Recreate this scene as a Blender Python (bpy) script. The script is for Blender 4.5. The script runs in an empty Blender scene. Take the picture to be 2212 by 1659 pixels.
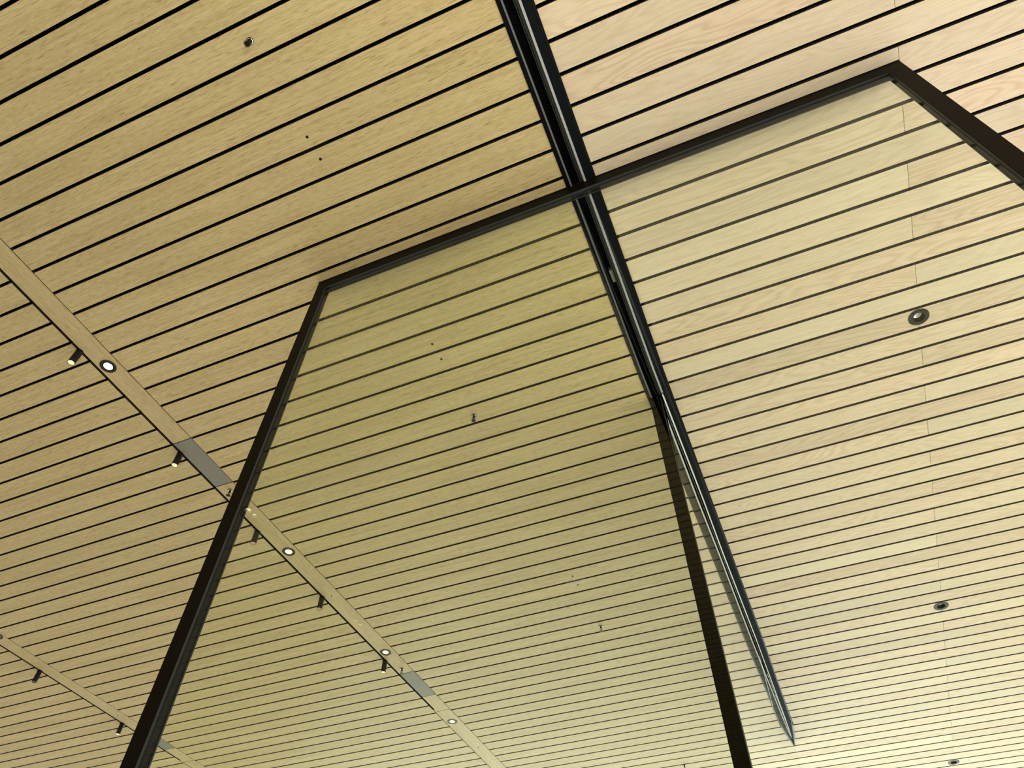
import bpy, bmesh, math, random
from mathutils import Vector, Matrix
random.seed(7)
C = bpy.context.scene.collection
K = 1.25                      # plan units to metres
CAM_Z = 1.6
CEIL = CAM_Z + 2.2 * K        # ceiling face height
PITCH = 0.09583820 * K
OFF_L = -0.11766346 * K
OFF_R = -0.02955079 * K

# ------------------------------------------------------------------ camera
Z2 = (1132.365200263042, -467.13608986839955)
F = 1580.2890002851477
AZ = 0.3987584641582067
up = Vector(((Z2[0] - 1106) / F, -(Z2[1] - 829.5) / F, -1.0)).normalized()
rt = (Vector((1, 0, 0)) - up * up.x).normalized()
fw = up.cross(rt)
T = math.cos(AZ) * fw + math.sin(AZ) * rt
S = T.cross(up)
cd = bpy.data.cameras.new('camera')
cd.sensor_width = 36.0
cd.lens = F / 2212 * 36.0
cd.clip_start = 0.02
cam = bpy.data.objects.new('camera', cd)
C.objects.link(cam)
cam.matrix_world = Matrix(((S.x, S.y, S.z, 0), (T.x, T.y, T.z, 0), (up.x, up.y, up.z, CAM_Z), (0, 0, 0, 1)))
bpy.context.scene.camera = cam

# ------------------------------------------------------------------ materials
def new_mat(name):
    m = bpy.data.materials.new(name); m.use_nodes = True
    nt = m.node_tree; nt.nodes.clear()
    out = nt.nodes.new('ShaderNodeOutputMaterial')
    return m, nt, out

class G:
    """tiny node-graph helper"""
    def __init__(s, nt): s.nt = nt
    def n(s, t, **kw):
        x = s.nt.nodes.new(t)
        for k, v in kw.items(): setattr(x, k, v)
        return x
    def set(s, sock, v):
        if isinstance(v, bpy.types.NodeSocket): s.nt.links.new(v, sock)
        elif v is not None: sock.default_value = v
    def math(s, op, a, b=None, c=None):
        x = s.n('ShaderNodeMath', operation=op)
        for i, v in enumerate((a, b, c)):
            if v is not None: s.set(x.inputs[i], v)
        return x.outputs[0]
    def comb(s, a, b, c):
        x = s.n('ShaderNodeCombineXYZ')
        for i, v in enumerate((a, b, c)): s.set(x.inputs[i], v)
        return x.outputs[0]
    def noise(s, vec, scale=1.0, detail=2.0, rough=0.5, dist=0.0):
        x = s.n('ShaderNodeTexNoise'); s.set(x.inputs['Vector'], vec)
        x.inputs['Scale'].default_value = scale; x.inputs['Detail'].default_value = detail
        x.inputs['Roughness'].default_value = rough; x.inputs['Distortion'].default_value = dist
        return x.outputs['Fac']
    def white(s, vec):
        x = s.n('ShaderNodeTexWhiteNoise', noise_dimensions='3D'); s.set(x.inputs['Vector'], vec)
        return x.outputs['Value'], x.outputs['Color']
    def ramp(s, fac, stops):
        x = s.n('ShaderNodeValToRGB'); s.set(x.inputs['Fac'], fac)
        e = x.color_ramp.elements
        while len(e) < len(stops): e.new(0.5)
        for el, (p, c) in zip(e, stops):
            el.position = p; el.color = c if len(c) == 4 else (*c, 1)
        return x.outputs['Color']
    def mix(s, fac, a, b, mode='MIX'):
        x = s.n('ShaderNodeMix', data_type='RGBA', blend_type=mode)
        s.set(x.inputs[0], fac); s.set(x.inputs[6], a); s.set(x.inputs[7], b)
        return x.outputs[2]

def principled(g, color, rough=0.5, metal=0.0, spec=0.5, normal=None, coat=0.0):
    p = g.n('ShaderNodeBsdfPrincipled')
    g.set(p.inputs['Base Color'], color)
    g.set(p.inputs['Roughness'], rough)
    p.inputs['Metallic'].default_value = metal
    p.inputs['Specular IOR Level'].default_value = spec
    p.inputs['Coat Weight'].default_value = coat
    if normal is not None: g.set(p.inputs['Normal'], normal)
    return p

def wood(name, base_hi, base_lo, off, along='X', board=0.05, cathedral=0.0, hue=None, spec=0.25, streak=1.25, pores=0.72):
    """pale oak-look boards: grain runs along X or Y, shade differs from board to board"""
    m, nt, out = new_mat(name); g = G(nt)
    tc = g.n('ShaderNodeTexCoord'); sp = g.n('ShaderNodeSeparateXYZ'); g.set(sp.inputs[0], tc.outputs['Object'])
    x, y, z = sp.outputs
    u, v = (x, y) if along == 'X' else (y, x)
    bid = g.math('FLOOR', g.math('DIVIDE', g.math('SUBTRACT', v, off), PITCH))
    # boards that butt end to end change shade at the joint
    side = g.math('GREATER_THAN', g.math('ADD', u, g.math('MULTIPLY', v, 0.0045)), 0.9435)
    odd = g.math('ABSOLUTE', g.math('MODULO', bid, 2.0))
    jid = g.math('MULTIPLY', side, g.math('SUBTRACT', 1.0, odd)) if along == 'X' and hue else 0.0
    val, _ = g.white(g.comb(bid, jid, 3.0))
    val2, _ = g.white(g.comb(bid, jid, 11.0))
    us = g.math('ADD', u, g.math('MULTIPLY', val, 37.0))
    # long soft streaks and short dark pores
    n1 = g.noise(g.comb(g.math('MULTIPLY', us, 2.2), g.math('MULTIPLY', v, 75.0), bid), 1.0, 3.0, 0.6)
    n2 = g.noise(g.comb(g.math('MULTIPLY', us, 34.0), g.math('MULTIPLY', v, 430.0), val), 1.0, 2.0, 0.55)
    n3 = g.noise(g.comb(g.math('MULTIPLY', us, 1.3), g.math('MULTIPLY', v, 9.0), val2), 1.0, 2.0, 0.5)
    grain = g.math('ADD', g.math('MULTIPLY', n1, 0.42), g.math('ADD', g.math('MULTIPLY', n2, 0.38), g.math('MULTIPLY', n3, 0.20)))
    if cathedral > 0:
        f = g.noise(g.comb(g.math('MULTIPLY', us, 1.5), g.math('MULTIPLY', v, 11.0), g.math('MULTIPLY', val, 9.0)), 1.0, 1.5, 0.45, 0.15)
        rings = g.math('MULTIPLY_ADD', g.math('SINE', g.math('MULTIPLY', f, 95.0)), 0.5, 0.5)
        rings = g.math('MULTIPLY', g.math('POWER', rings, 1.6), g.math('MULTIPLY_ADD', val2, 0.7, 0.3))
        grain = g.math('ADD', g.math('MULTIPLY', grain, 1 - cathedral), g.math('MULTIPLY', g.math('SUBTRACT', 1.0, rings), cathedral))
    col = g.ramp(g.math('MULTIPLY_ADD', g.math('SUBTRACT', grain, 0.5), streak * 2.4, 0.5), [(0.12, base_lo), (0.5, tuple((a + b) / 2 * 1.015 for a, b in zip(base_hi, base_lo))), (0.85, base_hi)])
    # open pores: short dark dashes along the grain
    n4 = g.noise(g.comb(g.math('MULTIPLY', us, 24.0), g.math('MULTIPLY', v, 420.0), g.math('MULTIPLY', val, 5.0)), 1.0, 0.0)
    pore = g.math('MULTIPLY', g.math('SMOOTH_MAX', g.math('SUBTRACT', n4, 0.60), 0.0, 0.05), 5.0 * pores)
    col = g.mix(g.math('MINIMUM', pore, 0.6), col, (0.30, 0.20, 0.07, 1))
    if hue:
        col = g.mix(g.math('MULTIPLY', val2, 0.95), col, g.mix(1.0, col, (*hue, 1), 'MULTIPLY'))
    fac = g.math('MULTIPLY_ADD', val, board, 1.0 - board / 2)
    col = g.mix(1.0, col, g.comb(fac, fac, fac), 'MULTIPLY')
    bp = g.n('ShaderNodeBump'); bp.inputs['Strength'].default_value = 0.10; bp.inputs['Distance'].default_value = 0.0006
    g.set(bp.inputs['Height'], n2)
    p = principled(g, col, 0.55, 0.0, spec, bp.outputs[0])
    nt.links.new(p.outputs[0], out.inputs[0])
    return m

def plain(name, color, rough=0.4, metal=0.0, spec=0.5, bump=0.0, scale=200.0, vary=0.15, coat=0.0):
    m, nt, out = new_mat(name); g = G(nt)
    tc = g.n('ShaderNodeTexCoord')
    nz = g.noise(tc.outputs['Object'], scale, 3.0, 0.6)
    dark = tuple(c * (1 - vary) for c in color); lite = tuple(min(1, c * (1 + vary)) for c in color)
    col = g.ramp(nz, [(0.3, dark), (0.7, lite)])
    nm = None
    if bump:
        b = g.n('ShaderNodeBump'); b.inputs['Strength'].default_value = bump; b.inputs['Distance'].default_value = 0.0005
        g.set(b.inputs['Height'], nz); nm = b.outputs[0]
    p = principled(g, col, rough, metal, spec, nm, coat)
    nt.links.new(p.outputs[0], out.inputs[0])
    return m

def emitter(name, color, strength):
    """lamp face: brighter in the middle where the diode sits"""
    m, nt, out = new_mat(name); g = G(nt)
    e = g.n('ShaderNodeEmission'); e.inputs['Color'].default_value = (*color, 1); e.inputs['Strength'].default_value = strength
    tc = g.n('ShaderNodeTexCoord'); nz = g.noise(tc.outputs['Object'], 90.0, 1.0)
    g.set(e.inputs['Strength'], g.math('MULTIPLY', g.math('MULTIPLY_ADD', nz, 0.5, 0.75), strength))
    nt.links.new(e.outputs[0], out.inputs[0])
    return m

def glass(name, color, ior=1.5):
    m, nt, out = new_mat(name); g = G(nt)
    b = g.n('ShaderNodeBsdfGlass'); b.inputs['Color'].default_value = (*color, 1)
    b.inputs['Roughness'].default_value = 0.0; b.inputs['IOR'].default_value = ior
    nt.links.new(b.outputs[0], out.inputs[0])
    return m

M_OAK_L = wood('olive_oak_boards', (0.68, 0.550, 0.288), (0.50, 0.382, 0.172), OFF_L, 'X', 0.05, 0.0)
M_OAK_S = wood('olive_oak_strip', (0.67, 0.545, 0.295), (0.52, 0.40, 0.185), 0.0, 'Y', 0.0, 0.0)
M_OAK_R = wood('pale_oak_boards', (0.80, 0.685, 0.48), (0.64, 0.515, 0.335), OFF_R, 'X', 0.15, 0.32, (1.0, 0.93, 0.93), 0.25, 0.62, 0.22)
M_VOID = plain('black_ceiling_void', (0.004, 0.004, 0.004), 0.9, 0, 0.1)
M_GROOVE = plain('groove_side_stain', (0.03, 0.02, 0.01), 0.8)
M_BRONZE = plain('dark_bronze_metal', (0.0058, 0.0044, 0.0020), 0.5, 0.0, 0.06, 0.05)
M_GREY = plain('dark_grey_anodised', (0.030, 0.032, 0.030), 0.5, 0.0, 0.3)
M_RUBBER = plain('black_rubber_gasket', (0.003, 0.003, 0.003), 0.6, 0, 0.2)
M_FLANGE = plain('blue_black_metal', (0.006, 0.008, 0.010), 0.6, 0.0, 0.05)
M_TRIMEDGE = plain('dark_trim_metal', (0.009, 0.009, 0.008), 0.3, 0.0, 0.12)
M_CHAN = plain('black_channel_metal', (0.003, 0.003, 0.004), 0.6, 0.0, 0.08)
M_BRUSH = plain('pale_grey_brush_pile', (0.46, 0.455, 0.43), 0.9, 0, 0.1, 0.6, 900.0, 0.3)
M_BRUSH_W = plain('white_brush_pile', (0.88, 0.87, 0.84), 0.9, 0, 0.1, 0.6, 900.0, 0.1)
M_CUP = plain('satin_gold_reflector', (0.92, 0.80, 0.52), 0.4, 0.3)
M_BRUSH_D = plain('grey_brush_pile', (0.15, 0.165, 0.165), 0.9, 0, 0.1, 0.6, 900.0, 0.3)
M_GLOSS = plain('glossy_black_metal', (0.001, 0.0009, 0.0005), 0.08, 0.0, 0.03)
M_PANEL = plain('grey_access_panel', (0.26, 0.245, 0.20), 0.6, 0, 0.3, 0.2, 500.0, 0.12)
M_BLACK = plain('black_lamp_metal', (0.007, 0.006, 0.005), 0.45, 0, 0.25, 0.05)
M_RING = plain('dark_bezel_metal', (0.024, 0.022, 0.018), 0.5, 0, 0.2)
M_REFL = plain('silver_reflector', (0.72, 0.74, 0.76), 0.25, 0.9, 0.5)
M_WHITE = plain('white_ring_plastic', (0.75, 0.74, 0.70), 0.35, 0, 0.5)
M_CHROME = plain('bright_chrome', (0.85, 0.84, 0.80), 0.15, 1.0)
M_LED = emitter('warm_lit_diffuser', (1.0, 0.93, 0.74), 14.0)
M_LEDY = emitter('yellow_lit_lens', (1.0, 0.80, 0.45), 1.25)
M_LEDD = emitter('dim_copper_lens', (0.75, 0.50, 0.30), 0.55)
M_LEDO = plain('unlit_lens', (0.05, 0.045, 0.035), 0.2)
M_PANE = glass('green_tinted_glass', (0.975, 1.0, 0.950), 1.25)
M_PANE2 = glass('clear_edge_glass', (0.975, 0.985, 0.975), 1.52)
M_FLOOR = plain('pale_stone_floor', (0.66, 0.62, 0.54), 0.35, 0, 0.4, 0.02, 3.0, 0.06)

# ------------------------------------------------------------------ mesh helpers (plan units in, metres out)
def P(x, y, d=0.0):
    """plan x, plan y, d = distance below the ceiling face (all in plan units)"""
    return Vector((x * K, y * K, CEIL - d * K))

class MB:
    def __init__(s): s.bm = bmesh.new()
    def hexa(s, pts):
        v = [s.bm.verts.new(p) for p in pts]
        for f in ((0, 3, 2, 1), (4, 5, 6, 7), (0, 1, 5, 4), (1, 2, 6, 5), (2, 3, 7, 6), (3, 0, 4, 7)):
            s.bm.faces.new([v[i] for i in f])
        return s
    def box(s, x0, x1, y0, y1, d0, d1):
        return s.hexa([P(x0, y0, d1), P(x1, y0, d1), P(x1, y1, d1), P(x0, y1, d1),
                       P(x0, y0, d0), P(x1, y0, d0), P(x1, y1, d0), P(x0, y1, d0)])
    def rail(s, path, d0, d1):
        """path: list of (y, x_left, x_right): a strip in plan, between depths d0 and d1"""
        rings = []
        for (y, a, b) in path:
            rings.append([s.bm.verts.new(p) for p in (P(a, y, d1), P(b, y, d1), P(b, y, d0), P(a, y, d0))])
        for r, q in zip(rings, rings[1:]):
            for i in range(4):
                j = (i + 1) % 4
                s.bm.faces.new((r[i], q[i], q[j], r[j]))
        s.bm.faces.new(rings[0]); s.bm.faces.new(list(reversed(rings[-1])))
        return s
    def lathe(s, prof, seg=40, centre=(0, 0), axis=None):
        """prof: list of (radius, depth) in metres about a vertical axis through centre; radius 0 closes"""
        rings = []
        for (r, d) in prof:
            if r <= 1e-9: rings.append([s.bm.verts.new((centre[0], centre[1], -d))])
            else: rings.append([s.bm.verts.new((centre[0] + r * math.cos(a), centre[1] + r * math.sin(a), -d))
                                for a in (2 * math.pi * i / seg for i in range(seg))])
        for a, b in zip(rings, rings[1:]):
            for i in range(seg):
                j = (i + 1) % seg
                if len(a) == 1 and len(b) == 1: continue
                if len(a) == 1: s.bm.faces.new((a[0], b[i], b[j]))
                elif len(b) == 1: s.bm.faces.new((a[i], b[0], a[j]))
                else: s.bm.faces.new((a[i], b[i], b[j], a[j]))
        return s
    def mesh(s, name, mat, smooth=False, bevel=0.0):
        bmesh.ops.recalc_face_normals(s.bm, faces=s.bm.faces[:])
        me = bpy.data.meshes.new(name)
        if smooth:
            for f in s.bm.faces: f.smooth = True
            for e in s.bm.edges:
                if len(e.link_faces) == 2 and e.calc_face_angle(0) > 0.6: e.smooth = False
        s.bm.to_mesh(me); s.bm.free()
        for x in (mat if isinstance(mat, (list, tuple)) else [mat]): me.materials.append(x)
        return me
    def build(s, name, mat, parent=None, smooth=False, bevel=0.0):
        o = bpy.data.objects.new(name, s.mesh(name, mat, smooth))
        C.objects.link(o)
        if parent is not None: o.parent = parent
        if bevel:
            b = o.modifiers.new('bevel', 'BEVEL'); b.width = bevel; b.segments = 2; b.limit_method = 'ANGLE'; b.angle_limit = 0.6
        return o

def bake_cut(o, circles, depth=0.05):
    """cut round holes (plan x, plan y, radius m) up through the mesh, for recessed lamps"""
    bm = bmesh.new()
    for (x, y, r) in circles:
        bmesh.ops.create_cone(bm, cap_ends=True, segments=48, radius1=r, radius2=r, depth=2 * depth, matrix=Matrix.Translation(P(x, y, 0)))
    me = bpy.data.meshes.new('cutter'); bm.to_mesh(me); bm.free()
    c = bpy.data.objects.new('cutter', me); C.objects.link(c)
    md = o.modifiers.new('cut', 'BOOLEAN'); md.operation = 'DIFFERENCE'; md.solver = 'EXACT'; md.object = c
    bpy.context.view_layer.update()
    dg = bpy.context.evaluated_depsgraph_get()
    new = bpy.data.meshes.new_from_object(o.evaluated_get(dg))
    o.modifiers.clear(); o.data = new
    bpy.data.objects.remove(c)
def dark_sides(me):
    me.materials.append(M_GROOVE)
    for p in me.polygons:
        if p.normal.z > -0.5: p.material_index = 1
HOLES_R = [(0.7445, 1.930, 0.0205 * K), (0.7345, 3.845, 0.0205 * K), (0.7270, 5.765, 0.0205 * K)]
HOLES_L = [(-2.132, 0.983, 0.0174 * K), (-2.130, 2.222, 0.0174 * K), (-2.134, 3.183, 0.0174 * K), (-2.138, 4.045, 0.0174 * K), (-2.132, 0.075, 0.0174 * K), (-2.132, -0.885, 0.0174 * K)]
HOLES_L2 = [(-4.055, 2.235, 0.0174 * K)]
def tag(o, label=None, cat=None, group=None, kind=None):
    if label: o['label'] = label
    if cat: o['category'] = cat
    if group: o['group'] = group
    if kind: o['kind'] = kind
    return o
def root(name, loc, label, cat, group=None, kind=None):
    o = bpy.data.objects.new(name, None); C.objects.link(o); o.location = loc
    o.empty_display_size = 0.1
    return tag(o, label, cat, group, kind)
def part(name, me, parent, label=None, loc=None):
    o = bpy.data.objects.new(name, me); C.objects.link(o); o.parent = parent
    if loc: o.location = loc
    if label: o['label'] = label
    return o

# ------------------------------------------------------------------ track edge positions (it runs very slightly skew to the boards)
def dx(y):
    return -0.016 * max(-1.5, min(1.0, (y - 0.4) / 1.4))
TY0, TY1, TEND = -9.4, 1.935, 5.16
YS_NEAR = [TY0, -1.7, 0.4, 1.1, 1.8, TY1]
GLASS_X = -0.2095

# ------------------------------------------------------------------ ceilings
G_L, G_R = 0.0105, 0.0115
BD = 0.016                    # board thickness
def joint_x(y): return 0.7548 - 0.0045 * y
def boards(off, gap, spans, k0, k1, joints=False):
    mb = MB()
    p, o = PITCH / K, off / K
    for k in range(k0, k1):
        y0, y1 = o + k * p + gap / 2, o + (k + 1) * p - gap / 2
        for (a, b) in spans(0.5 * (y0 + y1)):
            aa, bb = (a(y0), a(y1)) if callable(a) else (a, a), (b(y0), b(y1)) if callable(b) else (b, b)
            cuts = [(aa, bb)]
            if joints and k % 2 == 0 and aa[0] < joint_x(y0) < bb[0]:
                j0, j1 = joint_x(y0), joint_x(y1)
                cuts = [(aa, (j0 - 0.0006, j1 - 0.0006)), ((j0 + 0.0006, j1 + 0.0006), bb)]
            for (l, r) in cuts:
                mb.hexa([P(l[0], y0, 0), P(r[0], y0, 0), P(r[1], y1, 0), P(l[1], y1, 0),
                         P(l[0], y0, -BD), P(r[0], y0, -BD), P(r[1], y1, -BD), P(l[1], y1, -BD)])
    return mb
SL = (-2.1842, -2.172, -2.0815, -2.0785)      # slot outer, strip left, strip right, seam outer
SL2 = (-4.1180, -4.1060, -4.0185, -4.0155)
BX = -0.60
KLO, YLO = -100, -9.5
def spans_left(y):
    if y < TY1 + 0.05: e = lambda t: -0.2446 + dx(t)
    elif y < 5.2: e = -0.2240
    else: e = BX
    return [(-8.0, SL2[0]), (SL2[3], SL[0]), (SL[3], e)]
def spans_right(y):
    if y < TEND + 0.02: s = lambda t: -0.1484 + dx(t) - (max(0, t - 3.8) * 0.004)
    else: s = BX
    if 4.85 < y < TEND + 0.02: s = -0.2060
    return [(s, 5.0)]
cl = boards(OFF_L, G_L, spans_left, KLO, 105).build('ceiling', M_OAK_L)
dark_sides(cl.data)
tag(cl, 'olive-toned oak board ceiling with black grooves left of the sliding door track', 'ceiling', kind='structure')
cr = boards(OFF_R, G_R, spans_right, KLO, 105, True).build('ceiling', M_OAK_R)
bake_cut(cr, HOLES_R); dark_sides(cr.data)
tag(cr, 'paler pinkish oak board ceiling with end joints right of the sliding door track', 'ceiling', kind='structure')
vo = MB().box(-8.0, 5.0, YLO - 0.2, 10.1, -0.075, -0.062).build('ceiling', M_VOID)
tag(vo, 'black void showing through the grooves above the ceiling boards', 'ceiling', kind='structure')
hg = MB()
for x in (-7.2, -6.2, -5.2, -3.3, -2.7, -1.6, -0.7, 0.3, 1.3, 2.3, 3.3):
    hg.box(x, x + 0.03, YLO, 10.0, -0.062, -BD)
hg.build('batten', M_VOID, vo)

floor = MB().hexa([Vector(p) for p in ((-11, -13, -0.2), (7, -13, -0.2), (7, 14, -0.2), (-11, 14, -0.2), (-11, -13, 0), (7, -13, 0), (7, 14, 0), (-11, 14, 0))]).build('floor', M_FLOOR)
tag(floor, 'pale stone floor below the board ceilings', 'floor', kind='structure')

# ------------------------------------------------------------------ timber service strips
def strip(sl, y_slot, y_break, name_label, panels):
    r = root('timber_strip', P((sl[1] + sl[2]) / 2, 2.0, 0), name_label, 'ceiling strip', 'timber strips crossing the ceiling boards')
    cuts, y = [], YLO
    for (a, b) in panels: cuts.append((y, a)); y = b
    cuts.append((y, y_break)); cuts.append((y_break + 0.0015, 10.0))
    mb = MB()
    for (a, b) in cuts: mb.box(sl[1], sl[2], a + 0.001, b - 0.001, -BD, 0)
    o = mb.build('board', M_OAK_S); bake_cut(o, HOLES_L if sl is SL else HOLES_L2); dark_sides(o.data); o.parent = r; o.matrix_parent_inverse = Matrix.Translation(-Vector(r.location))
    o = MB().box(sl[0] + 0.0005, sl[1] - 0.0005, YLO, y_slot, -0.03, -0.022).build('track_slot', M_CHAN)
    o.parent = r; o.matrix_parent_inverse = Matrix.Translation(-Vector(r.location))
    o = MB().box(sl[0] + 0.0035, sl[1] - 0.0008, y_slot, 10.0, -BD, -0.0005).build('filler', M_OAK_S)
    o.parent = r; o.matrix_parent_inverse = Matrix.Translation(-Vector(r.location))
    return r
PAN = [(1.4135, 1.7010), (3.4180, 3.7030)]
strip(SL, 3.87, 3.895, 'long oak strip carrying five black spotlights across the left ceiling', PAN)
strip(SL2, 3.87, 3.90, 'oak strip carrying two black spotlights at the bottom left corner', PAN)
def panel(sl, a, b, label):
    o = MB().box(sl[1] + 0.0005, sl[2] - 0.0005, a + 0.0028, b - 0.0028, -BD, 0.0005).build('access_panel', M_PANEL)
    tag(o, label, 'access panel', 'grey access panels in the timber strips')
panel(SL, *PAN[0], 'grey access panel in the oak strip just left of the dark left jamb')
panel(SL, *PAN[1], 'grey access panel in the oak strip beside the lowest spotlight seen through glass')
panel(SL2, *PAN[1], 'grey access panel partly behind the dark left jamb near the bottom edge')

# ------------------------------------------------------------------ glazed screen across the picture (window_1)
AX0, AX1 = -1.1765, -1.1395
CX0, CX1 = 0.7060, 0.7500
RH = 0.048
FY0, FY1, GY0, GY1, RY1 = 0.9735, 0.9795, 0.9800, 1.0140, 1.0185
FL = CEIL / K                # floor depth in plan units
win = tag(bpy.data.objects.new('window_1', None), 'tall tinted glass screen with dark bronze frame rising to the ceiling', 'window', kind='structure')
C.objects.link(win); win.location = P(-0.2, FY0, FL)
def wpart(name, mb, mat, label=None, bevel=0.0, parent=win):
    o = mb.build(name, mat, None, bevel=bevel)
    o.parent = parent; o.matrix_parent_inverse = Matrix.Translation(-Vector(win.location))
    if label: o['label'] = label
    return o
def black_edges(me, axis):
    """the pane's narrow edges sit in black tape: only the two big faces stay clear"""
    for p in me.polygons:
        if abs(p.normal[axis]) < 0.5: p.material_index = 1
wpart('head_rail', MB().box(AX0, CX1, FY0, FY1, 0.0005, RH).box(AX0, CX1, GY1 + 0.0005, RY1, 0.0005, RH), M_BRONZE, 'dark bronze head rail', 0.0008)
wpart('jamb', MB().box(AX0, AX1, FY0, FY1, RH, FL).box(AX0, AX1, GY1 + 0.0005, RY1, RH, FL), M_BRONZE, 'left dark bronze jamb', 0.0008)
wpart('jamb', MB().box(CX0, CX1, FY0, FY1, RH, FL).box(CX0, CX1, GY1 + 0.0005, RY1, RH, FL), M_BRONZE, 'right dark bronze jamb', 0.0008)
b = 0.0006
for (fy0, fy1) in ((FY0 + 0.001, FY1 + 0.0004), (GY1, RY1 - 0.001)):
    wpart('glazing_bead', MB().box(AX1 + b, CX0 - b, fy0, fy1, RH, RH + b)
          .box(AX1, AX1 + b, fy0, fy1, RH, FL).box(CX0 - b, CX0, fy0, fy1, RH, FL), M_GREY, 'grey anodised bead')
wpart('gasket', MB().box(AX0 + .002, CX1 - .002, FY1, GY1 + 0.0005, 0.002, RH - 0.0012)
      .box(AX0 + .002, AX1 - 0.0012, FY1, GY1 + 0.0005, RH - 0.0012, FL).box(CX0 + 0.0012, CX1 - .002, FY1, GY1 + 0.0005, RH - 0.0012, FL), M_RUBBER, 'black rubber gasket')
wpart('seal', MB().box(AX0 - 0.001, CX1 + 0.001, FY0 - 0.0022, FY0, -0.001, 0.0015), M_RUBBER, 'black seal between rail and ceiling')
pn = wpart('pane', MB().box(AX1 - 0.0010, CX0 + 0.0010, GY0, GY1, RH - 0.0010, FL), [M_PANE, M_RUBBER], 'green tinted glass pane')
black_edges(pn.data, 1)

# ------------------------------------------------------------------ sliding door track
trk = root('door_track', P(-0.2, 2.0, 0), 'long black recessed sliding door track crossing the whole ceiling', 'door track')
def tpart(name, mb, mat, label=None, bevel=0.0):
    o = mb.build(name, mat, None, bevel=bevel)
    o.parent = trk; o.matrix_parent_inverse = Matrix.Translation(-Vector(trk.location))
    if label: o['label'] = label
    return o
def path(ys, a, b): return [(y, a + dx(y), b + dx(y)) for y in ys]
YF = YS_NEAR + [2.6, 3.8]
def far(xr, xl, yk=4.84, y2=5.0, xe=-0.012):
    """far end of a strip curving in to the glass line"""
    return [(yk, xl, xr + dx(9) - 0.006), (y2, min(xl, -0.197), -0.188), (y2 + 0.08, -0.2045, -0.197), (TEND, -0.2095, -0.2090)]
tpart('left_flange', MB().rail(path(YS_NEAR, -0.2452, -0.2320), -0.004, 0.0025), M_CHAN, 'black left flange', 0.0005)
tpart('brush_seal', MB().rail(path(YS_NEAR, -0.2318, -0.2268), -0.004, 0.0035), M_BRUSH_D, 'grey brush pile strip')
tpart('channel', MB().rail(path([TY0, -1.7, 0.4, 1.1, 1.8, 2.6, 5.15], -0.2330, -0.1800), -0.052, -0.050)
      .rail(path([TY0, -1.7, 0.4, 1.1, 1.8, 2.02], -0.2330, -0.2325), -0.050, -0.004)
      .rail(path([TY0, -1.7, 0.4, 1.1, 1.8, 2.6, 4.9], -0.1800, -0.1790), -0.050, -0.004), M_CHAN, 'deep black channel')
tpart('runner', MB().rail(path([TY0, -1.7, 0.4, 1.1, 1.8, 1.94], -0.2010, -0.1985), -0.040, -0.005)
      .rail(path([TY0, -1.7, 0.4, 1.1, 1.8, 1.94], -0.1965, -0.1885), -0.012, -0.006), M_GREY, 'dark grey runner beside the channel')
wx = [(y, -0.1868 + dx(y), -0.1797 + dx(y)) for y in YS_NEAR]
tpart('brush_seal', MB().rail(wx[:-1] + [(1.925, wx[-1][1], wx[-1][2])], -0.004, 0.0035), M_BRUSH, 'pale brush pile strip')
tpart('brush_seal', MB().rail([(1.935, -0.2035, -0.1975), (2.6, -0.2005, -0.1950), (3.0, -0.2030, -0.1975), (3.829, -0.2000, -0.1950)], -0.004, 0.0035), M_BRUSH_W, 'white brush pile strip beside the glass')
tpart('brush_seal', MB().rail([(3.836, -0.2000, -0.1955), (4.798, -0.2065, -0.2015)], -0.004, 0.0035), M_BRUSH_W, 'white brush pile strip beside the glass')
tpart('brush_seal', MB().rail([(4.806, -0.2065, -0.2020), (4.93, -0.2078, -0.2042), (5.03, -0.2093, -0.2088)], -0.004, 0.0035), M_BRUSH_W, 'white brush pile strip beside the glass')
fl = [(y, -0.1787 + dx(y), -0.1548 + dx(y)) for y in YS_NEAR[:-1]] + [(1.898, -0.1947, -0.1708)]
tpart('flange', MB().rail(fl, -0.004, 0.0025), M_FLANGE, 'blue-black flat flange', 0.0004)
tpart('flange', MB().rail([(1.902, -0.1947, -0.1708), (2.6, -0.1935, -0.1700), (3.8, -0.1935, -0.1690), (4.80, -0.2000, -0.1760), (4.95, -0.2030, -0.1900), (5.08, -0.2085, -0.2045), (5.14, -0.2092, -0.2088)], -0.004, 0.0025), M_FLANGE, 'blue-black flat flange beside the glass', 0.0004)
tpart('edge_trim', MB().rail([(y, -0.1546 + dx(y), -0.1474 + dx(y)) for y in YS_NEAR] + [(2.6, -0.1698, -0.1622), (3.8, -0.1688, -0.1618),
      (4.80, -0.1758, -0.1712), (4.95, -0.1898, -0.1800), (5.02, -0.1960, -0.1880), (5.08, -0.2040, -0.1975), (TEND, -0.2094, -0.2088)], -0.004, 0.0030), M_TRIMEDGE, 'narrow glossy dark edge trim')
tpart('bracket', MB().box(-0.2235, -0.2130, 1.335, 1.385, -0.030, -0.010), M_PANEL, 'small grey bracket inside the channel')

# ------------------------------------------------------------------ glass partition under the far end of the track (window_2)
w2 = tag(bpy.data.objects.new('window_2', None), 'clear glass partition hanging under the far end of the door track', 'window', kind='structure')
C.objects.link(w2); w2.location = P(GLASS_X, 2.0, FL)
def w2part(name, mb, mat, label=None):
    o = mb.build(name, mat, None); o.parent = w2; o.matrix_parent_inverse = Matrix.Translation(-Vector(w2.location))
    if label: o['label'] = label
for (a, c, xb) in ((2.0, 3.896, 0.0), (3.900, TEND, 0.0)):
    w2part('pane', MB().box(GLASS_X - 0.0096, GLASS_X, a, c, -0.02, FL), M_PANE2, 'clear glass pane')

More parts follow.
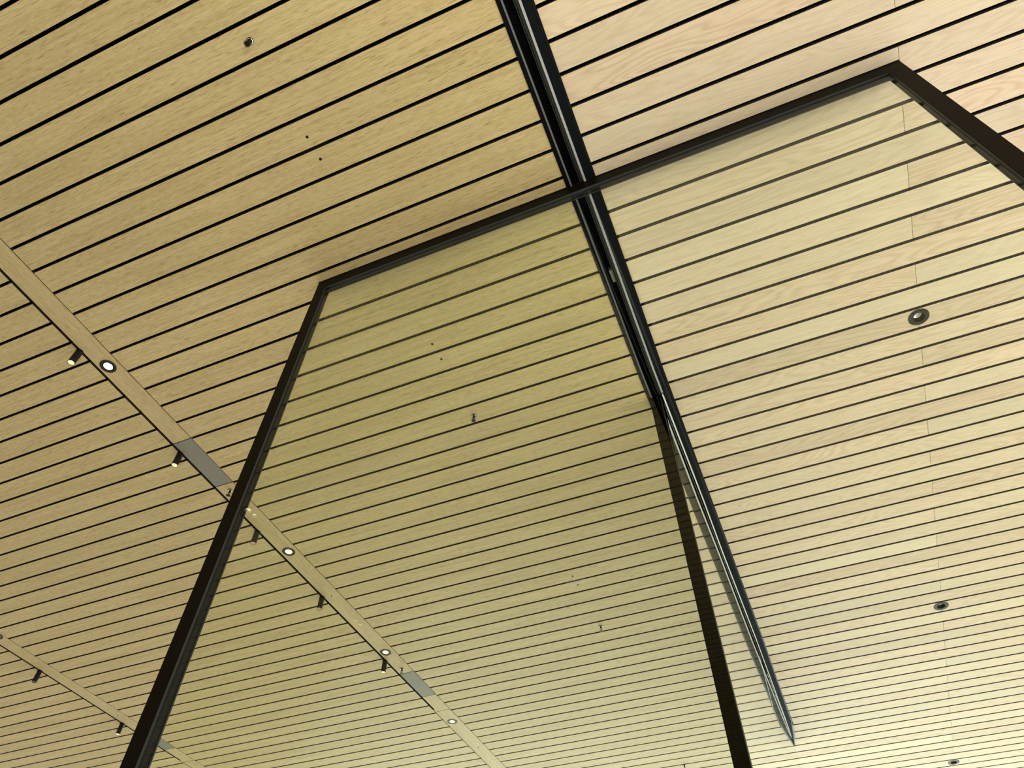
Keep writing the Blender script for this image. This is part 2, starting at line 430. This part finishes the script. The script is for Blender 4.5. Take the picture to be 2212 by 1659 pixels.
# ------------------------------------------------------------------ glossy black post where the partition starts
LEAN = 0.0155
def post(x0, x1, y0, y1):
    s = LEAN * FL
    return MB().hexa([P(x0 + s, y0, FL), P(x1 + s, y0, FL), P(x1 + s, y1, FL), P(x0 + s, y1, FL),
                      P(x0, y0, -0.003), P(x1, y0, -0.003), P(x1, y1, -0.003), P(x0, y1, -0.003)])
po = root('door_post', P(-0.23, 1.96, FL), 'glossy black metal post below the track where the glass partition starts', 'post')
for nm, mb, mt, lb in (('face', post(-0.2545, -0.2150, 1.9360, 1.9760), M_GLOSS, 'mirror-like black metal face'),
                       ('edge_seal', post(-0.2150, -0.2128, 1.9400, 1.9700), M_RUBBER, 'thin black rubber edge'),
                       ('top_shoe', MB().rail([(1.937, -0.2610, -0.2135), (2.010, -0.2615, -0.2120)], -0.004, 0.004), M_CHAN, 'black top shoe closing the channel')):
    o = mb.build(nm, mt); o.parent = po; o.matrix_parent_inverse = Matrix.Translation(-Vector(po.location)); o['label'] = lb

# ------------------------------------------------------------------ lamps and fittings (own coordinates, metres, hanging from z = 0)
def R(v): return v * K
def ring_mesh(r0, r1, t=0.0018):
    return MB().lathe([(r0, -0.004), (r0, t * 0.7), (r0 + 0.0006, t), (r1 - 0.0008, t), (r1, t * 0.4), (r1, -0.002)], 48).mesh('bezel', M_RING, True)
ME = {}
ME['dl_ring'] = ring_mesh(R(0.0172), R(0.0315))
ME['dl_cup'] = MB().lathe([(R(0.0172), 0.0004), (R(0.0160), -0.005), (R(0.0125), -0.0135)], 48).mesh('cup', M_CUP, True)
ME['dl_lens'] = MB().lathe([(R(0.0125), -0.0135), (R(0.008), -0.0128), (0, -0.0126)], 48).mesh('diffuser', M_LED, True)
ME['dr_ring'] = ring_mesh(R(0.0205), R(0.0360), 0.0022)
ME['dr_cup'] = MB().lathe([(R(0.0205), 0.0012), (R(0.0195), -0.010), (R(0.0160), -0.020)], 48).mesh('baffle', M_BLACK, True)
ME['dr_lens'] = MB().lathe([(R(0.0160), -0.0200), (R(0.009), -0.026), (0, -0.030)], 48).mesh('reflector', M_REFL, True)
def downlight(x, y, label, group):
    r = root('downlight', P(x, y, 0), label, 'downlight', group)
    part('bezel', ME['dl_ring'], r, 'dark round bezel'); part('cup', ME['dl_cup'], r); part('diffuser', ME['dl_lens'], r, 'glowing warm white diffuser')
GD = 'lit downlights along the timber strips'
downlight(-2.132, 0.983, 'lit round downlight in the oak strip outside the glass, nearest the left edge', GD)
downlight(-2.130, 2.222, 'lit round downlight, highest of three in the strip seen through the glass', GD)
downlight(-2.134, 3.183, 'lit round downlight just above the lowest spotlight seen through the glass', GD)
downlight(-2.138, 4.045, 'lit round downlight in the strip at the bottom, below the grey panel', GD)
downlight(-4.055, 2.235, 'round downlight cut by the left picture edge in the lower strip', GD)
downlight(-2.132, 0.075, 'lit downlight in the oak strip beyond the left picture edge', GD)
downlight(-2.132, -0.885, 'lit downlight in the oak strip far behind the viewer', GD)
GR = 'unlit downlights in the pale ceiling'
for (x, y, lb) in ((0.7445, 1.930, 'large black-rimmed downlight with silver reflector, highest in the pale ceiling'),
                   (0.7345, 3.845, 'black-rimmed downlight in the pale ceiling, middle of the three'),
                   (0.7270, 5.765, 'black-rimmed downlight in the pale ceiling at the bottom picture edge')):
    r = root('downlight', P(x, y, 0), lb, 'downlight', GR)
    part('bezel', ME['dr_ring'], r, 'broad dark bezel'); part('baffle', ME['dr_cup'], r, 'black cone baffle'); part('reflector', ME['dr_lens'], r, 'silver reflector')

# spotlights: slim black cylinders hanging from the slot
sr = R(0.0132)
def spot_meshes(lens):
    body = MB().lathe([(0, -0.012), (sr * 0.96, -0.012), (sr, -0.010), (sr, 0.0895), (sr * 0.97, 0.0905), (sr * 0.90, 0.0905), (sr * 0.90, 0.0860), (sr * 0.88, 0.0855)], 32).mesh('body', M_BLACK, True)
    ln = MB().lathe([(sr * 0.895, 0.0890), (sr * 0.6, 0.0882), (0, 0.0880)], 32).mesh('lens', lens, True)
    return body, ln
SB, SLY = spot_meshes(M_LEDY); _, SLD = spot_meshes(M_LEDD); _, SLO = spot_meshes(M_LEDO)
SCAP = MB().lathe([(0, -0.004), (sr * 1.02, -0.004), (sr * 1.02, 0.012), (sr * 0.9, 0.0135), (0, 0.0135)], 32).mesh('mount', M_CHAN, True)
GS = 'black cylinder spotlights hanging from the timber strips'
for (x, y, ln, lb) in ((-2.180, 0.886, SLY, 'black spotlight with glowing yellow lens, nearest the left picture edge'),
                       (-2.180, 1.472, SLY, 'black spotlight with bright lens hanging beside the upper grey panel'),
                       (-2.180, 2.040, SLD, 'black spotlight with dim copper lens just right of the left jamb'),
                       (-2.180, 2.603, SLD, 'black spotlight with dim copper lens, middle one seen through the glass'),
                       (-2.180, 3.262, SLY, 'black spotlight with bright lens just left of the lower grey panel'),
                       (-4.112, 2.605, SLO, 'dark unlit spotlight on the bottom left strip, farther from the jamb'),
                       (-4.112, 3.292, SLY, 'lit spotlight on the bottom left strip, close to the jamb')):
    r = root('spotlight', P(x - 0.002, y, -0.004), lb, 'spotlight', GS)
    part('body', SB, r, 'black metal cylinder'); part('mount', SCAP, r, 'black mount'); part('lens', ln, r)

# sprinklers
def toothed():
    mb = MB(); n = 16
    for z0, z1 in ((0.0370, 0.0382),):
        top, bot = [], []
        for i in range(n * 4):
            a = 2 * math.pi * i / (n * 4)
            rr = 0.0125 if (i % 4) < 2 else 0.0085
            top.append(mb.bm.verts.new((rr * math.cos(a), rr * math.sin(a), -z0))); bot.append(mb.bm.verts.new((rr * math.cos(a), rr * math.sin(a), -z1)))
        mb.bm.faces.new(top); mb.bm.faces.new(list(reversed(bot)))
        for i in range(len(top)):
            j = (i + 1) % len(top); mb.bm.faces.new((top[i], top[j], bot[j], bot[i]))
    return mb.mesh('deflector', M_BLACK)
SP_D = toothed()
SP_E = MB().lathe([(0.0075, -0.004), (0.0075, 0.0015), (0.0110, 0.0030), (0.0125, 0.0022), (0.0125, -0.002)], 32).mesh('escutcheon', M_BLACK, True)
SP_R = MB().lathe([(0.0074, -0.004), (0.0074, 0.0030), (0.0095, 0.0045), (0.0106, 0.0034), (0.0106, 0.0024)], 32).mesh('inner_ring', M_CHROME, True)
SP_B = MB().lathe([(0, -0.01), (0.0062, -0.01), (0.0062, 0.010), (0.0048, 0.014), (0.0030, 0.015), (0, 0.015)], 20).lathe([(0, 0.014), (0.0016, 0.015), (0.0016, 0.031), (0, 0.031)], 12).mesh('body', M_BLACK, True)
def arms():
    mb = MB()
    for s in (-1, 1):
        pts = [(0.0050 * s, 0.012), (0.0068 * s, 0.020), (0.0062 * s, 0.028), (0.0020 * s, 0.037)]
        for (a, za), (c, zc) in zip(pts, pts[1:]):
            w = 0.0011
            mb.hexa([Vector(p) for p in ((a - w, -w, -za), (a + w, -w, -za), (a + w, w, -za), (a - w, w, -za), (c - w, -w, -zc), (c + w, -w, -zc), (c + w, w, -zc), (c - w, w, -zc))])
    return mb.mesh('frame_arm', M_BLACK)
SP_A = arms()
GP = 'black pendent fire sprinklers'
for (x, y, lb) in ((-0.925, 0.219, 'black fire sprinkler with chrome ring above the glass screen, near the top'),
                   (-0.9335, 1.760, 'black fire sprinkler seen through the glass below the upper pair of screws'),
                   (-0.938, 3.380, 'black fire sprinkler seen through the glass below the lower pair of screws'),
                   (-0.943, 5.170, 'black fire sprinkler seen at the bottom picture edge beside the glossy post'),
                   (-2.125, 1.742, 'black fire sprinkler in the oak strip half hidden by the left jamb'),
                   (-2.132, 3.372, 'black fire sprinkler in the oak strip just above the lower grey panel'),
                   (-0.455, 3.835, 'small black sprinkler peeking out left of the glossy post')):
    r = root('fire_sprinkler', P(x, y, 0), lb, 'fire sprinkler', GP)
    part('escutcheon', SP_E, r); part('inner_ring', SP_R, r, 'bright chrome inner ring'); part('body', SP_B, r); part('frame_arm', SP_A, r); part('deflector', SP_D, r, 'toothed deflector disc')

# small flush sensors in the strips
SE_R = MB().lathe([(0.0072, -0.002), (0.0072, 0.0012), (0.0100, 0.0018), (0.0118, 0.0010), (0.0118, -0.001)], 32).mesh('ring', M_WHITE, True)
SE_L = MB().lathe([(0.0071, -0.001), (0.0050, 0.0022), (0, 0.0030)], 24).mesh('lens', M_BLACK, True)
for (x, y, lb) in ((-2.131, 2.612, 'tiny white-ringed sensor beside the middle spotlight seen through the glass'),
                   (-2.134, 4.430, 'tiny dark sensor in the oak strip at the bottom picture edge'),
                   (-4.064, 3.200, 'tiny white-ringed sensor in the bottom left strip beside the lit spotlight')):
    r = root('ceiling_sensor', P(x, y, 0), lb, 'sensor', 'tiny round sensors in the timber strips')
    part('ring', SE_R, r, 'white ring'); part('lens', SE_L, r, 'black lens')

# fixing points: a black bar in a groove with a screw in the board on either side
SC = MB().lathe([(0, -0.001), (0.0056, -0.001), (0.0056, 0.0010), (0.0048, 0.0018), (0, 0.0018)], 20).mesh('screw', M_BLACK, True)
pk = PITCH / K
for (k, lb) in ((7, 'black fixing bar with two screws above the glass screen'),
                (16, 'black fixing bar with two screws, the upper one seen through the glass'),
                (32, 'black fixing bar with two screws, the lower one seen through the glass')):
    y = OFF_L / K + k * pk
    r = root('fixing_point', P(-0.9275, y, 0), lb, 'ceiling fixing', 'black fixing points in the left ceiling')
    me = MB()
    w, h = R(0.0500), R(G_L / 2 * 0.93)
    me.hexa([Vector(p) for p in ((-w, -h, 0.0002), (w, -h, 0.0002), (w, h, 0.0002), (-w, h, 0.0002), (-w, -h, 0.016), (w, -h, 0.016), (w, h, 0.016), (-w, h, 0.016))])
    part('bar', me.mesh('bar', M_CHAN), r, 'black bar filling the groove')
    part('screw', SC, r, 'black screw head', (0, R(-0.038), 0)); part('screw', SC, r, 'black screw head', (0, R(0.0375), 0))

# ------------------------------------------------------------------ light
def area(name, loc, target, sx, sy, power, color):
    l = bpy.data.lights.new(name, 'AREA'); l.shape = 'RECTANGLE'; l.size = sx; l.size_y = sy; l.energy = power; l.color = color
    o = bpy.data.objects.new(name, l); C.objects.link(o); o.location = loc
    o.rotation_euler = (Vector(target) - Vector(loc)).to_track_quat('-Z', 'Y').to_euler()
    return o
def down(name, loc, power, color, ang=1.9):
    l = bpy.data.lights.new(name, 'SPOT'); l.energy = power; l.color = color; l.spot_size = ang; l.spot_blend = 0.6; l.shadow_soft_size = 0.05
    o = bpy.data.objects.new(name, l); C.objects.link(o); o.location = loc
WARM = (1.0, 0.93, 0.78)
area('daylight_shopfront', (-3.2, 13.5, 1.9), (-3.2, 4.0, 4.2), 14.0, 3.4, 1060, (0.87, 1.0, 1.06))
area('daylight_side', (4.4, 1.6, 2.0), (0.0, 1.6, 3.4), 8.0, 2.8, 180, (0.94, 0.975, 1.05))
area('added_ceiling_fill', (0.4, -0.9, 2.55), (-0.5, 0.3, CEIL), 1.0, 0.6, 22, (1.0, 0.95, 0.82))  # unseen fill added behind the viewer to brighten the ceiling near the track
for x, y in ((2.6, -1.6), (2.6, 1.0), (2.7, 4.0), (2.7, 7.0), (0.8, -2.6)):
    down('added_floor_spot', (x, y, CEIL - 0.03), 150, (1.0, 0.97, 0.88))  # spots added out of view so the lit floor bounces light upward
wd = bpy.data.worlds.new('interior'); bpy.context.scene.world = wd; wd.use_nodes = True
bg = wd.node_tree.nodes['Background']; bg.inputs[0].default_value = (1.0, 0.99, 0.93, 1); bg.inputs[1].default_value = 0.70

vs = bpy.context.scene.view_settings
vs.view_transform = 'Standard'; vs.look = 'None'; vs.exposure = 0.0; vs.gamma = 1.0; vs.use_curve_mapping = False
cy = bpy.context.scene.cycles
cy.max_bounces = 16; cy.transmission_bounces = 12; cy.glossy_bounces = 8; cy.diffuse_bounces = 4
cy.caustics_refractive = True; cy.caustics_reflective = False
cy.use_denoising = True
